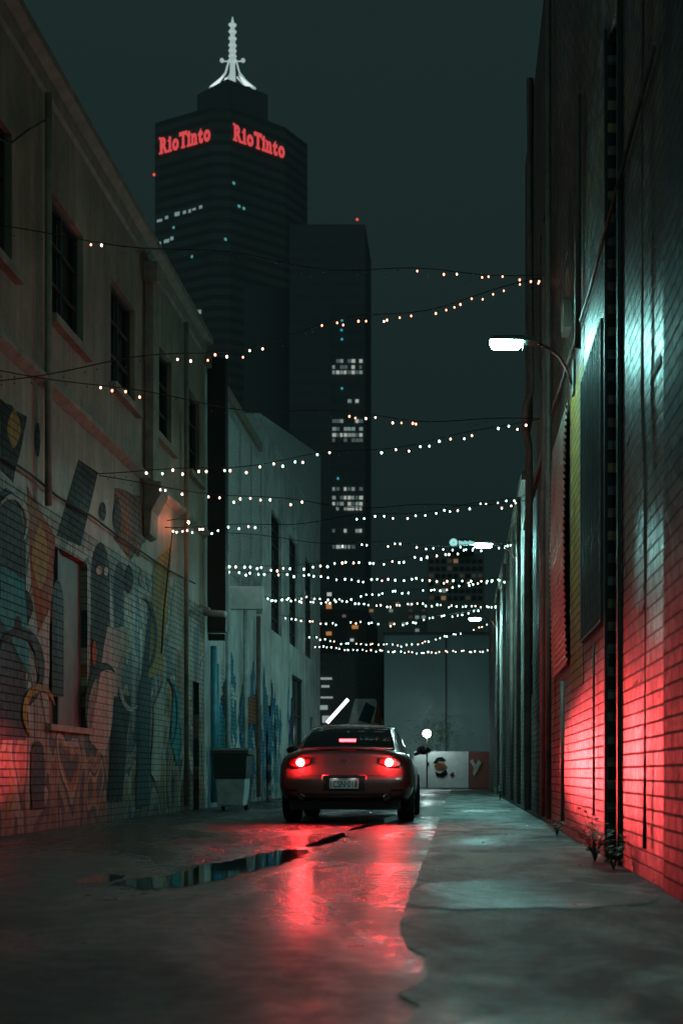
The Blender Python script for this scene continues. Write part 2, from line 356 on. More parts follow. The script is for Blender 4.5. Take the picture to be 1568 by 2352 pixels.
obj('sign_box',MB().box(XL+.003,XL+.33,26.2,26.5,3.25,8.3),M['dark'],bl); obj('bracket',MB().box(XL,XL+.3,26.3,26.4,3.1,3.22),M['dark'],bl)
wl_=thing('wall_light','small red orange light glowing on the left wall beside the corbel','lamp',onL(384,1200))
q=onL(384,1200); obj('bulb_glass',MB().sphere((q.x+.34,q.y,q.z),.013,10,8,(1,1,1.3)),emit('red_wall_light',(1,.28,.14),950),wl_,True); obj('holder',MB().tube([(XL,q.y,q.z+.03),(q.x+.2,q.y,q.z+.06),(q.x+.34,q.y,q.z+.03)],.008,6),M['dark'],wl_)
L2=thing('louvred_building','grey building with horizontal louvre screen above blue graffiti on the left','building',(XL-3,30,0))
o2=[(28.2,29.2,.9,2.2),(30.9,31.8,0.0,2.3)]
obj('wall',facade(XL,1,25.92,33,0,8.1,o2),M['wallL2'],L2)
window(L2,XL,1,o2[0],2,2); obj('door',MB().box(XL-.12,XL-.08,30.9,31.8,.02,2.3),M['dark'],L2)
m=MB()
for i in range(44):
    z=4.35+i*.077; m.add([(XL+.03,27.9,z),(XL+.03,32.7,z),(XL+.09,32.7,z+.05),(XL+.09,27.9,z+.05),(XL+.03,27.9,z+.012),(XL+.03,32.7,z+.012),(XL+.09,32.7,z+.062),(XL+.09,27.9,z+.062)],[(0,1,2,3),(4,5,6,7),(2,3,7,6),(0,1,5,4),(0,3,7,4),(1,2,6,5)])
for yy in (27.9,29.5,31.1,32.66): m.box(XL+.004,XL+.12,yy,yy+.05,4.3,7.78)
obj('louvre_screen',m,M['slat'],L2)
obj('parapet',MB().box(XL-6,XL+.08,25.92,33,8.1,8.3),M['trim'],L2)
for yy,mt,r,zt in ((26.35,'pipeblue',.06,3.0),(26.75,'pipeblue',.035,2.7),(28.0,'pipepale',.05,4.2),(30.3,'pipepale',.05,4.2),(32.3,'pipe',.05,4.2)):
    obj('downpipe',MB().tube([(XL+.09,yy,zt),(XL+.09,yy,.1)],r,10),M[mt],L2,True)
def flame(cx,cy,w,h):
    n=9; Lp=[];Rp=[]
    for i in range(n+1):
        u=i/n; ww=w*math.sin(PI*min(1,u*.9+.12))*(.75+.35*math.sin(i*2.3+cx)); yy=cy+h*(u-.5); sh=w*.5*math.sin(u*4+cx)
        Lp.append((cx-ww+sh,yy)); Rp.append((cx+ww+sh,yy+random.uniform(-3,3)))
    return Lp+Rp[::-1]
cols=['mural_blue','mural_navy','mural_teal','mural_white','mural_blue','mural_blue']
gx=random.Random(3)
for k in range(36):
    px=gx.uniform(504,588); flat(L2,flame(px,gx.uniform(1590,1790),gx.uniform(4,10),gx.uniform(60,210)),cols[gx.randrange(6)],k+2)
flat(L2,[(560,1600),(590,1600),(590,1660),(565,1665)],'mural_rust',40)
L3=thing('tall_grey_building','tall grey rendered building with slanting parapet, farthest on the left side of the lane','building',(XL-3,40,0))
o3=[(35.2,37.2,4.2,7.2),(39.0,41.0,4.2,7.2),(43,45.2,4.2,7.2),(39.6,42.6,1.2,3.4),(34.2,35.2,0,2.3),(44.5,45.6,0,2.4)]
obj('wall',facade(XL,1,33.02,47.7,0,8.9,o3),M['wallL2'],L3)
for o in o3[:4]: window(L3,XL,1,o,3,8 if o[2]>4 else 2)
for o in o3[4:]: obj('door',MB().box(XL-.12,XL-.08,o[0],o[1],.02,o[3]),M['dark'],L3)
obj('parapet',MB().prism([(33.02,8.9),(47.7,8.9),(47.7,11.3),(33.02,9.0)],'x',XL-6,XL+.02),M['slat'],L3)
for k in range(26):
    px=gx.uniform(598,668); flat(L3,flame(px,gx.uniform(1610,1780),gx.uniform(2,6),gx.uniform(50,170)),cols[gx.randrange(6)],k+2)
bs=thing('box_sign','blank white rectangular box sign jutting from the left wall under the louvres','sign',(XL+.5,28.4,3.9))
a=at(508,1400,28.4); b=at(605,1347,28.4)
bevel(obj('sign_box',MB().box(a.x+.12,b.x,28.35,28.5,a.z,b.z),M['signwhite'],bs),.015)
obj('bracket',MB().box(XL,a.x+.11,28.4,28.46,b.z-.12,b.z-.06),M['dark'],bs); obj('bracket',MB().box(XL,a.x+.11,28.4,28.46,a.z+.06,a.z+.12),M['dark'],bs)
cam=thing('security_camera','small white security camera on the left wall above the blue pipe','camera',(XL+.1,25.5,3.55))
obj('housing',MB().tube([(XL+.12,25.3,3.5),(XL+.5,25.1,3.45)],.06,10),M['signwhite'],cam,True); obj('bracket',MB().tube([(XL,25.4,3.65),(XL+.2,25.3,3.56)],.025,8),M['signwhite'],cam)

def cable(name,pts,r,label,mat='wire'):
    o=obj(name,MB().tube(pts,r,6),M[mat],None,True); tag(o,label,'cable'); return o
off=Vector((.06,0,0))
cable('wall_cable',[onL(x,y)+off for x,y in [(-60,1040),(0,1052),(60,1090),(120,1140),(200,1185),(260,1230),(320,1270),(380,1310),(440,1340)]],.014,'black cable looping diagonally down the left mural wall')
cable('wall_cable',[onL(x,y)+off for x,y in [(-40,305),(10,330),(50,300),(100,270)]],.01,'short thin wire hanging high above the nearest upper left window')
cable('service_cable',[onL(388,1215)+off,onL(380,1290)+off,onL(368,1400)+off,onL(362,1500)+off],.012,'dark service cable dropping down the left wall below the corbel')

# ---------------------------------------------------------------- right buildings
R1=thing('painted_brick_building','tall building of glossy painted brick close on the right','building',(XR+3,10,0))
oR=[(9.95,10.8,0.0,6.2),(11.15,12.65,1.95,4.05)]
obj('wall',facade(XR,-1,7.75,17.3,0,13,oR,.12),M['wallR1'],R1)
obj('pier',MB().box(XR-.02,XR+6,-3,7.748,0,13),M['plaster'],R1)
obj('roller_door',MB().box(XR+.07,XR+.1,9.95,10.8,.02,6.2),M['dark'],R1)
obj('steel_post',MB().box(XR-.03,XR-.003,9.88,9.95,0,6.3),M['dark'],R1)
obj('steel_post',MB().box(XR-.025,XR-.003,10.8,10.86,0,6.3),M['dark'],R1)
m=MB()
for i in range(19):
    z=1.86+i*.125; m.box(XR-.03,XR-.02,11.02,12.76,z,z+.03)
for i in range(12):
    y=11.05+i*.15; m.box(XR-.042,XR-.032,y,y+.03,1.84,4.14)
m.box(XR-.04,XR-.004,10.98,11.01,1.82,4.16); m.box(XR-.04,XR-.004,12.77,12.8,1.82,4.16); m.box(XR-.04,XR-.004,11.01,12.77,4.145,4.165); m.box(XR-.04,XR-.004,11.01,12.77,1.815,1.835)
obj('security_screen',m,M['mesh'],R1)
window(R1,XR,-1,oR[1],2,2)
obj('painted_panel',MB().box(XR-.006,XR-.003,12.86,14.3,1.45,4.4),M['yellow'],R1)
obj('painted_panel',MB().box(XR-.006,XR-.003,16.55,16.85,1.2,3.4),M['yellow'],R1)
m=MB(); N=40; vs=[]; fs=[]
for i in range(N*6+1):
    z=1.75+2.65*i/(N*6); bulge=.03+.035*math.sin(PI*i/(N*6))**.6; x=XR-bulge-.014*math.sin(i*PI/3)
    vs+=[(x,14.4,z),(x,16.5,z)]
for i in range(N*6): fs.append((2*i,2*i+1,2*i+3,2*i+2))
m.add(vs,fs); obj('corrugated_shutter',m,M['corr'],R1,True)
for i in range(6):
    y=7.9+random.random()*1.8; z=.9+random.random()*2.2; obj('paint_mark',MB().box(XR-.006,XR-.003,y,y+.1+random.random()*.25,z,z+.02+random.random()*.04),M['mural_pale'],R1)
obj('conduit',MB().tube([(XR-.03,8.55,5.3),(XR-.03,8.55,2.9),(XR-.03,8.4,2.4),(XR-.03,8.45,.2)],.012,8),M['pipe'],R1,True)
obj('conduit',MB().tube([(XR-.05,14.8,1.6),(XR-.05,14.8,.15)],.02,8),M['pipe'],R1,True)
obj('conduit',MB().tube([(XR-.03,11.6,1.7),(XR-.03,11.6,.3)],.01,8),M['pipe'],R1,True)
obj('downpipe',MB().tube([(XR-.06,16.95,12),(XR-.06,16.95,.1)],.035,10),M['pipe'],R1,True)
obj('downpipe',MB().tube([(XR-.05,12.9,6.8),(XR-.05,12.9,4.5)],.03,10),M['pipe'],R1,True)
obj('conduit',MB().tube([(XR-.03,8,4.75),(XR-.03,12,4.7),(XR-.03,16.8,4.9)],.014,8),M['pipe'],R1,True)
obj('junction_box',MB().box(XR-.08,XR-.003,14.2,14.55,5.1,5.4),M['pipe'],R1)
R2=thing('dark_brick_building','dark brick building with old downpipes in the middle of the right side','building',(XR+3,20,0))
oR2=[(21.6,23.6,1.85,4.3),(18.2,19.6,1.9,4.2),(18.2,19.6,6,8),(21.5,22.9,6,8)]
obj('wall',facade(XR,-1,17.32,24,0,10.9,oR2),M['wallR2'],R2)
for o in oR2: window(R2,XR,-1,o,2,4)
p=lambda y,z,x=.1:(XR-x,y,z)
obj('downpipe',MB().tube([p(20.4,10.6),p(20.4,6.1),p(20.4,5.9,.16),p(20.5,5.6,.16),p(20.7,5.4),p(20.7,4.3),p(21.1,3.9),p(21.1,.1)],.055,10),M['pipe'],R2,True)
obj('downpipe',MB().tube([p(17.7,7.5,.06),p(17.7,4.4,.06),p(18.0,4.1,.06),p(18.0,.1,.06)],.035,10),M['pipe'],R2,True)
obj('string_course',MB().box(XR-.05,XR-.003,17.32,24,4.75,4.9),M['pipe'],R2)
R3=thing('low_pale_building','low pale rendered building at the far end of the right side','building',(XR+3,40,0))
oR3=[(26,27.6,2.0,4.0),(30,31.5,2.0,4.0),(34,36,1.2,3.6),(41,43,2,4),(29,29.9,0,2.2)]
obj('wall',facade(XR,-1,24.02,51.5,0,5.6,oR3),M['wallR3'],R3)
for o in oR3[:4]: window(R3,XR,-1,o,2,3)
obj('door',MB().box(XR+.08,XR+.12,29,29.9,.02,2.2),M['dark'],R3)
obj('parapet',MB().box(XR-.06,XR+6,24.02,51.5,5.6,5.75),M['trim'],R3)
for yy in (25.2,28.4,33,38): obj('downpipe',MB().tube([p(yy,5.5,.06),p(yy,.1,.06)],.04,10),M['pipe'],R3,True)

# ---------------------------------------------------------------- street lamps
def make_lamp(y,label,z=4.82):
    r=thing('wall_lamp',label,'street lamp',(XR,y,z-.3),'street lamps bracketed from the right wall')
    m=MB(); m.box(-.03,-.003,-.09,.09,-.2,.12); bevel(obj('wall_plate',m,M['lamphead'],r,False,True),.008)
    pts=[(-.03,0,-.1),(-.08,0,.04),(-.16,0,.17),(-.26,0,.25),(-.37,0,.3)]
    obj('arm',MB().tube(pts,.015,10),M['tape'],r,True,True)
    m=MB(); m.prism([(-.35,.285),(-.35,.335),(-.48,.355),(-.80,.35),(-.83,.325),(-.83,.315),(-.5,.305)],'y',-.09,.09); bevel(obj('housing',m,M['lamphead'],r,False,True),.012)
    m=MB(); m.box(-.510,-.50,-.085,.085,.245,.30); obj('glare_shield',m,M['lamphead'],r,False,True)  # lip added to keep lens light off the arm
    m=MB(); m.prism([(-.825,.308),(-.82,.275),(-.795,.25),(-.55,.25),(-.525,.275),(-.52,.303)],'y',-.07,.07); bevel(obj('lens',m,M['led'],r,False,True),.024,4)
    return r
def copy_tree(o,parent=None):
    c=o.copy(); C.objects.link(c)
    if parent: c.parent=parent
    for ch in list(o.children): copy_tree(ch,c)
    return c
lamp=make_lamp(13.8,'lit white lamp on a curved red taped arm, largest on the right wall')
for y,lb in ((26,'lit lamp on the right wall, second from the front, beside the low roofline'),(38.5,'small lit lamp on the right wall, farthest down the lane'),(1.5,'lamp on the right wall nearest the viewer, overhead')):
    c=copy_tree(lamp); c.location.y=y; c['label']=lb
    for ch in c.children:
        if ch.name.startswith('lens'): ch.data=ch.data.copy(); ch.data.materials[0]=M['led_dim'] if y<2 else M['led_far']

# ---------------------------------------------------------------- string lights
def bulbmesh(mat,r):
    mb=MB().sphere((0,0,-r*1.3),r,8,6,(1,1,1.3)); me=bpy.data.meshes.new('bulb'); me.from_pydata(mb.v,[],mb.f); me.materials.append(mat)
    me.polygons.foreach_set('use_smooth',[True]*len(me.polygons)); return me
BM={}
def bm_(k,r):
    key=(k,round(r,3))
    if key not in BM: BM[key]=bulbmesh(M[k],r)
    return BM[key]
def string(a,b,sag,lit,kinds,step,label,wig=.035,gaps=()):
    r=thing('string_light',label,'string lights',a,'festoon strings crossing the lane')
    n=48; ph=random.random()*6
    def P(t):
        v=a.lerp(b,t); v.z-=4*sag*t*(1-t)-wig*math.sin(t*17+ph)*math.sin(PI*t); return v
    obj('wire',MB().tube([P(i/n) for i in range(n+1)],.006,5),M['wire'],r,True)
    L=(b-a).length; k=int(L/step)
    for i in range(1,k):
        t=(i+random.uniform(-.38,.38))/k; v=P(t); rad=.011 if v.y<18 else (.013 if v.y<26 else .016)
        rad*=random.uniform(.85,1.15); rad=round(rad*500)/500
        on=random.random()<lit and not any(g0<t<g1 for g0,g1 in gaps)
        kind=random.choice(kinds) if on else 'boff'
        o=bpy.data.objects.new('bulb',bm_(kind,rad if on else .008)); link(o,r); o.location=v-a+Vector((0,random.uniform(-.03,.03),random.uniform(-.07,-.004)))
W=['bw','bw','bw','bn']; K=['bc','bn']; CC=['bc','bc','bc','bn']
string(onL(-40,512),onR(1262,632),.12,.8,W,.17,'highest string of warm bulbs, mostly unlit over the upper left windows',.05,((0,.1),(.2,.72),))
string(onL(-60,880),onR(1256,634),.12,.92,W,.16,'string of warm orange bulbs rising to the right above the large lamp',.07,((0,.28),(.44,.52)))
string(onL(-30,845),onR(1238,960),.18,.65,W,.18,'dim string sagging across the left windows to the downpipe',.05,((0,.14),(.42,.55),(.72,1),))
string(onL(225,1088),onR(1237,962),.13,.92,['bn','bn','bc'],.16,'bright string from the mural wall rising to the right downpipe',.04,((0,.1),(.52,.62),))
string(onL(228,1092),onR(1205,1150),.22,.8,['bn'],.17,'string dipping just beneath the bright string, dark in its middle',.04,((0,.1),(.42,.9),))
string(onL(378,1212),onR(1205,1140),.10,.9,['bn','bc'],.16,'string starting at the corbel on the left wall, rising to the right',.04,((.28,.5),))
string(onL(380,1210),onR(1190,1248),.12,.75,K,.17,'string from the corbel running level toward the second lamp',.04,((.12,.42),))
string(onL(510,1298),onR(1196,1240),.14,.97,CC,.15,'cool white string from the louvres rising to the second lamp',.03)
string(onL(512,1308),onR(1170,1330),.05,.97,CC,.15,'cool white level string just above the blank box sign',.03)
string(onL(602,1372),onR(1160,1325),.12,.95,CC,.15,'cool white string leaving the right end of the box sign upward',.04)
string(onL(604,1370),onR(1150,1388),.05,.97,CC,.15,'cool white level string leaving the box sign',.03)
string(onL(640,1412),onR(1145,1384),.35,.95,CC,.16,'drooping cool string behind the box sign',.04)
string(onL(700,1455),onR(1130,1426),.5,.95,K,.17,'deeply drooping string near the end of the lane',.05)
string(onL(712,1480),onR(1128,1490),.12,.97,['bn','bc'],.15,'lowest and farthest level string at the lane end',.02)

# ---------------------------------------------------------------- wheelie bin
bn=thing('wheelie_bin','dark lidded wheelie bin standing against the left wall','bin',(-3.85,24.4,0))
bo=obj('bin_body',MB().frustum(0,0,.08,.95,.22,.26,.29,.34),M['bin_pale_lit'],bn,False,True); bevel(bo,.03,3)
bo=obj('lid',MB().prism([(-.37,.95),(.36,.95),(.37,1.0),(.1,1.08),(-.35,1.04)],'x',-.32,.32),M['bin'],bn,False,True); bevel(bo,.02,2)
obj('handle',MB().tube([(-.25,.38,.98),(.25,.38,.98)],.02),M['bin'],bn,True,True)
obj('upper_body_band',MB().frustum(0,-.02,.55,.94,.266,.305,.292,.342),M['bin'],bn,False,True)  # dark plastic band above the painted reflection
for s in (-1,1): obj('wheel',MB().tube([(s*.2-.03,.27,.1),(s*.2+.03,.27,.1)],.1,16),M['rubber'],bn,False,True)

# ---------------------------------------------------------------- weeds
def weed(x,y,h,n,label):
    r=thing('weed',label,'plant',(x,y,0),'weeds along the right wall'); st=MB(); lf=MB()
    for i in range(n):
        a=random.random()*2*PI; l=h*random.uniform(.5,1); dx=math.cos(a)*l*.55; dy=math.sin(a)*l*.9
        if dx>.12: dx=.12-random.random()*.1
        pts=[Vector((0,0,0)),Vector((dx*.4,dy*.4,l*.6)),Vector((dx,dy,l))]; st.tube(pts,.004,4,.001)
        for q in range(7):
            u=.25+.75*q/6; c=pts[0].lerp(pts[1],u*2) if u<.5 else pts[1].lerp(pts[2],u*2-1)
            b=random.random()*2*PI; d=Vector((math.cos(b),math.sin(b),random.uniform(-.3,.5)))*random.uniform(.04,.085); w=d.cross(Vector((0,0,1))).normalized()*.018
            lf.add([c,c+d*.5+w,c+d,c+d*.5-w],[(0,1,2,3)])
    obj('stem',st,M['leaf'],r,False,True); obj('leaves',lf,M['leaf'],r,False,True)
weed(XR-.14,10.35,.4,24,'leafy green weed growing at the foot of the dark steel post')
weed(XR-.1,9.5,.25,16,'low weed nearer the viewer at the base of the red lit bricks')
weed(XR-.12,14.6,.16,8,'tiny weed under the corrugated shutter')
weed(XR-.15,33,.5,18,'bushy weed at the pale building far along the right wall')
for i in range(16):
    x=random.uniform(-1.5,XR-.1); y=random.uniform(7,18); a=random.random()*6; s=random.uniform(.012,.025)
    m=MB().add([(s*math.cos(a+k*PI/2)*(1 if k%2 else .5),s*math.sin(a+k*PI/2)*(1 if k%2 else .5),.004+.008*(k%2)) for k in range(4)],[(0,1,2,3)])
    o=obj('fallen_leaf',m,M['mural_ochre']); o.location=(x,y,.008); tag(o,'tiny dry leaf lying on the wet lane','leaf','dry leaves scattered on the lane')

# ---------------------------------------------------------------- car
CY=18.35; CX=-1.46
car=thing('parked_car','silver coupe, red brake glow painted into its body colour, seen from behind with its brake lights lit','car',(CX,CY,0.0))
t=NT('silver_paint_red_lit'); co=t.coord(); n=t.noise(co,900,2); n2=t.noise(co,2,4)
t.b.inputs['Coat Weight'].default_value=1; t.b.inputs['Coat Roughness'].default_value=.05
M['paint']=t.out(t.ramp(n,[(.3,(.19,.042,.042)),(.7,(.30,.08,.08))]),t.mapr(n2,.2,.8,.26,.36),.6)  # silver body; red brake light glow is mixed into this colour
M['carglass']=plain('car_glass',(.01,.012,.012),.04,0,.1,3,0,.6)
M['carblack']=plain('car_black_trim',(.015,.013,.013),.5)
M['tail_off']=plain('tail_lens_red',(.07,.006,.006),.25,0,.15,3,0,.4)
M['tail_on']=emit('brake_light_lit',(1,.04,.045),950)
M['tail_glow']=emit('brake_lens_glow',(1,.07,.08),1.8,(.4,.02,.02))
M['stop_on']=emit('high_stop_lit',(1,.022,.028),34)
M['chrome']=plain('chrome',(.6,.6,.6),.15,1,.05)
M['alloy']=plain('alloy',(.4,.4,.42),.3,.8,.1)
M['platew']=plain('plate_white',(.6,.61,.63),.4,0,.04)
M['plate_ink']=plain('plate_ink',(.02,.025,.05),.4)
M['plate_lamp']=emit('plate_lamp',(1,.93,.85),11)
ST=[(0,.74,.34,.80,.895),(.03,.80,.31,.83,.94),(.10,.845,.29,.86,.97),(.25,.875,.26,.885,.985),(.5,.885,.22,.895,.98),(.9,.888,.2,.90,.97),(1.5,.875,.18,.885,.95),(2.2,.87,.18,.875,.93),(3.0,.872,.18,.86,.915),(3.5,.868,.2,.82,.87),(3.9,.84,.2,.75,.79),(4.2,.76,.22,.64,.68),(4.36,.58,.28,.52,.55)]
def section(y,hw,zb,zs,zd):
    hh=zs-zb
    half=[(0,zb),(.8*hw,zb),(.93*hw,zb+.06),(.985*hw,zb+.17),(1.0*hw,zb+.5*hh),(.988*hw,zb+.74*hh),(.965*hw,zb+.9*hh),(.90*hw,zs),(.80*hw,zs+.5*(zd-zs)),(.55*hw,zs+.85*(zd-zs)),(.27*hw,zs+.97*(zd-zs)),(0,zd)]
    out=[]
    for x,z in half:
        k=max(0,1-y/.5); yy=y
        if z>.6: yy+=(z-.6)*.42*k
        else: yy-=.045*k*min(1,(z-.3)/.12 if z>.3 else 0)
        yy+=.07*k*(x/.85)**4 if abs(x)<.9 else 0
        out.append((x,yy,z))
    return out
rows=[]
for s in ST:
    h=section(*s); ring=h+[(-x,y,z) for x,y,z in h[-2:0:-1]]; rows.append(ring)
m=MB(); R=len(rows[0]); vs=[v for r in rows for v in r]; fs=[]
for i in range(len(rows)-1):
    for k in range(R): fs.append((i*R+k,(i+1)*R+k,(i+1)*R+(k+1)%R,i*R+(k+1)%R))
def cap(base,flip):
    hN=12
    for i in range(hN-1):
        a,b=i,i+1; c=(R-b)%R; d=(R-a)%R
        q=[base+a,base+b,base+c,base+d]; q2=[]
        for z in q:
            if z not in q2: q2.append(z)
        if flip: q2=q2[::-1]
        fs.append(tuple(q2))
cap(0,False); cap((len(rows)-1)*R,True)
m.add(vs,fs)
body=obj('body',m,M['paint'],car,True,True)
b_=bmesh.new(); b_.from_mesh(body.data); bmesh.ops.recalc_face_normals(b_,faces=b_.faces); b_.to_mesh(body.data); b_.free()
ss=body.modifiers.new('s','SUBSURF'); ss.levels=2; ss.render_levels=2
cuts=[]
for wy in (.92,3.45):
    for s in (-1,1):
        c=obj('cutter',MB().tube([(s*.55,wy,.33),(s*1.1,wy,.33)],.365,32),None,car,False,True); cuts.append(c)
        bb=bmesh.new(); bb.from_mesh(c.data); bmesh.ops.recalc_face_normals(bb,faces=bb.faces); bb.to_mesh(c.data); bb.free()
        bo=body.modifiers.new('b','BOOLEAN'); bo.operation='DIFFERENCE'; bo.object=c; bo.solver='EXACT'
bpy.context.view_layer.update(); dg=bpy.context.evaluated_depsgraph_get()
nm=bpy.data.meshes.new_from_object(body.evaluated_get(dg)); body.modifiers.clear(); body.data=nm
for c in cuts: bpy.data.objects.remove(c)
nm.polygons.foreach_set('use_smooth',[True]*len(nm.polygons))
bvh=BVHTree.FromPolygons([v.co for v in nm.vertices],[tuple(p.vertices) for p in nm.polygons])
def surf(x,z,off):
    h=bvh.ray_cast(Vector((x,-3,z)),Vector((0,1,0)))[0]
    return Vector((x,(h.y if h else .1)-off,z))
def patch(name,fn,nu,nv,mat,off,parent=car,th=0):
    m=MB(); vs=[]
    for j in range(nv+1):
        for i in range(nu+1):
            x,z=fn(i/nu,j/nv); vs.append(surf(x,z,off))
    m.add(vs,[(j*(nu+1)+i,j*(nu+1)+i+1,(j+1)*(nu+1)+i+1,(j+1)*(nu+1)+i) for j in range(nv) for i in range(nu)])
    o=obj(name,m,mat,parent,True,parent is car)
    if th:
        s=o.modifiers.new('so','SOLIDIFY'); s.thickness=th; s.offset=-1
    return o
def beam(c,deg,power,size=32):
    ld=bpy.data.lights.new('lamp_beam','SPOT'); ld.energy=power; ld.color=(1,.075,.08); ld.spot_size=math.radians(size); ld.spot_blend=1; ld.shadow_soft_size=.04
    o=bpy.data.objects.new('lamp_beam',ld); link(o,car); o.location=c
    d=Vector((math.sin(math.radians(deg)),-math.cos(math.radians(deg)),0.0)); o.rotation_euler=d.to_track_quat('-Z','Y').to_euler(); o.scale=(1,.42,1)
for s in (-1,1):
    def lens(u,v,s=s):
        x=.43+.31*u; top=.838+.02*u; bot=.775-.06*min(1,u*2)**.8
        if u>.85: bot+=(u-.85)*.25; top-=(u-.85)*.2
        return (s*x, bot+(top-bot)*v)
    l=patch('taillight',lens,16,5,M['tail_off'],.006,car,.004)
    c=surf(s*.575,.782,.016)
    obj('brake_lamp',MB().sphere(c,.048,20,12,(1,.8,1)),M['tail_on'],l,True)
    m=MB(); n=28; vs=[]
    for k in range(n):
        a=2*PI*k/n
        for rr in (.047,.064): vs.append((c.x+rr*math.cos(a),c.y-.002,c.z+rr*math.sin(a)))
    m.add(vs,[(2*k,2*k+1,(2*k+3)%(2*n),(2*k+2)%(2*n)) for k in range(n)]); obj('lamp_ring',m,M['tail_glow'],l)
    beam((c.x,c.y-.09,c.z),22,1000,38); beam((c.x,c.y-.09,c.z),-27,600)
    patch('bumper_reflector',lambda u,v,s=s:(s*(.6+.16*u),.41+.025*v),4,1,M['tail_off'],.005)
    o=obj('exhaust_tip',MB().tube([(s*.55,-.03,.335),(s*.55,.2,.335)],.045,20),M['chrome'],car,True,True)
    obj('exhaust_bore',MB().tube([(s*.55,-.033,.335),(s*.55,-.031,.335)],.036,20),M['carblack'],o)
for s in (-1,1):
    patch('shut_line',lambda u,v,s=s:(s*(.60-.05*(1-u)+.008*v),.62+.06*u) ,6,1,M['carblack'],.003)
patch('shut_line',lambda u,v:(-.56+1.12*u,.612+.008*v),30,1,M['carblack'],.003)
patch('plate_recess',lambda u,v:((-.27+.54*u)*(1-.08*(1-v)),.415+.205*v),16,6,M['carblack'],.004)
m=MB()
for (a,b) in (((-.26,.415),(-.28,.615)),((.26,.415),(.28,.615)),((-.28,.615),(.28,.615))):
    m.tube([surf(a[0],a[1],.01),surf(b[0],b[1],.01)],.009,6)
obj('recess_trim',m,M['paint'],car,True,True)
pl=surf(0,.51,.022)
plate=obj('number_plate',MB().box(-.186,.186,pl.y-.006,pl.y+.012,.445,.58),M['platew'],car,False,True); bevel(plate,.004)
obj('plate_frame',MB().box(-.194,.194,pl.y-.001,pl.y+.012,.437,.588),M['carblack'],car,False,True)
def textdata(txt,offset,ext=.01):
    cu=bpy.data.curves.new('t','FONT'); cu.body=txt; cu.extrude=ext; cu.offset=offset; cu.space_character=1.02
    o=bpy.data.objects.new('t',cu); C.objects.link(o); bpy.context.view_layer.update()
    dg=bpy.context.evaluated_depsgraph_get(); me=bpy.data.meshes.new_from_object(o.evaluated_get(dg)); bpy.data.objects.remove(o)
    return [v.co.copy() for v in me.vertices],[tuple(p.vertices) for p in me.polygons]
def place(name,vs,fs,mat,parent,W,Hh,u,up,origin):
    xs=[v.x for v in vs]; ys=[v.y for v in vs]; x0,x1,y0,y1=min(xs),max(xs),min(ys),max(ys)
    u=Vector(u).normalized(); up=Vector(up); nn=u.cross(up)
    P=[Vector(origin)+u*((c.x-x0)/(x1-x0)*W)+up*((c.y-y0)/(y1-y0)*Hh)+nn*c.z for c in vs]
    return obj(name,MB().add(P,fs),mat,parent)
v_,f_=textdata('1CSN·018',.012,.0015)
place('plate_characters',v_,f_,M['plate_ink'],plate,.345,.085,(1,0,0),(0,0,1),(-.172,pl.y-.008,.462))
for s in (-1,1): obj('plate_lamp',MB().box(s*.12-.02,s*.12+.02,pl.y-.03,pl.y-.012,.602,.605),M['plate_lamp'],car,False,True)
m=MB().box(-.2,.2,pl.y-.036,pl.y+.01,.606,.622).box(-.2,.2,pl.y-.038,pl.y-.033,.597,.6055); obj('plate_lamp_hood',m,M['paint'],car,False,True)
ep=surf(0,.80,.008)
m=MB(); m.tube([(ep.x+.05*math.cos(a*PI/8),ep.y,ep.z+.028*math.sin(a*PI/8)) for a in range(17)],.004,6)
m.tube([(-.018,ep.y,.782),(-.026,ep.y,.818)],.004,6).tube([(.026,ep.y,.782),(.018,ep.y,.818)],.004,6).tube([(-.022,ep.y,.796),(.022,ep.y,.804)],.004,6)
obj('emblem',m,M['chrome'],car,True,True)
patch('bumper_insert',lambda u,v:(-.6+1.2*u,.30+.085*v),24,3,M['carblack'],.004)
obj('underbody',MB().box(-.72,.72,.18,4.1,.17,.3),M['carblack'],car,False,True)
m=MB(); vs=[];n=24
for i in range(n+1):
    x=-.62+1.24*i/n; e=.05*(x/.62)**2
    vs+=[(x,.165+e,.958),(x,.16+e,.992-.012*(x/.62)**2),(x,.26+e,.990-.012*(x/.62)**2)]
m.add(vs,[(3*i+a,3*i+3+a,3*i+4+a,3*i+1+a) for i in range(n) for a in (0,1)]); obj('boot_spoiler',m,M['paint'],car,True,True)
CB=[(.48,.74,.66,.95),(.8,.74,.63,1.085),(1.15,.745,.585,1.215),(1.5,.75,.555,1.30),(1.9,.755,.545,1.335),(2.3,.755,.55,1.33),(2.6,.75,.57,1.27),(2.95,.745,.60,1.13),(3.35,.73,.64,.92)]
def crom(y):
    i=max(k for k in range(len(CB)-1) if CB[k][0]<=y+1e-9); p=[CB[max(0,i-1)],CB[i],CB[i+1],CB[min(len(CB)-1,i+2)]]
    u=(y-p[1][0])/(p[2][0]-p[1][0]); return [.5*((2*p[1][q])+(p[2][q]-p[0][q])*u+(2*p[0][q]-5*p[1][q]+4*p[2][q]-p[3][q])*u*u+(3*p[1][q]-p[0][q]-3*p[2][q]+p[3][q])*u**3) for q in range(4)]
NS=58; ring=[]
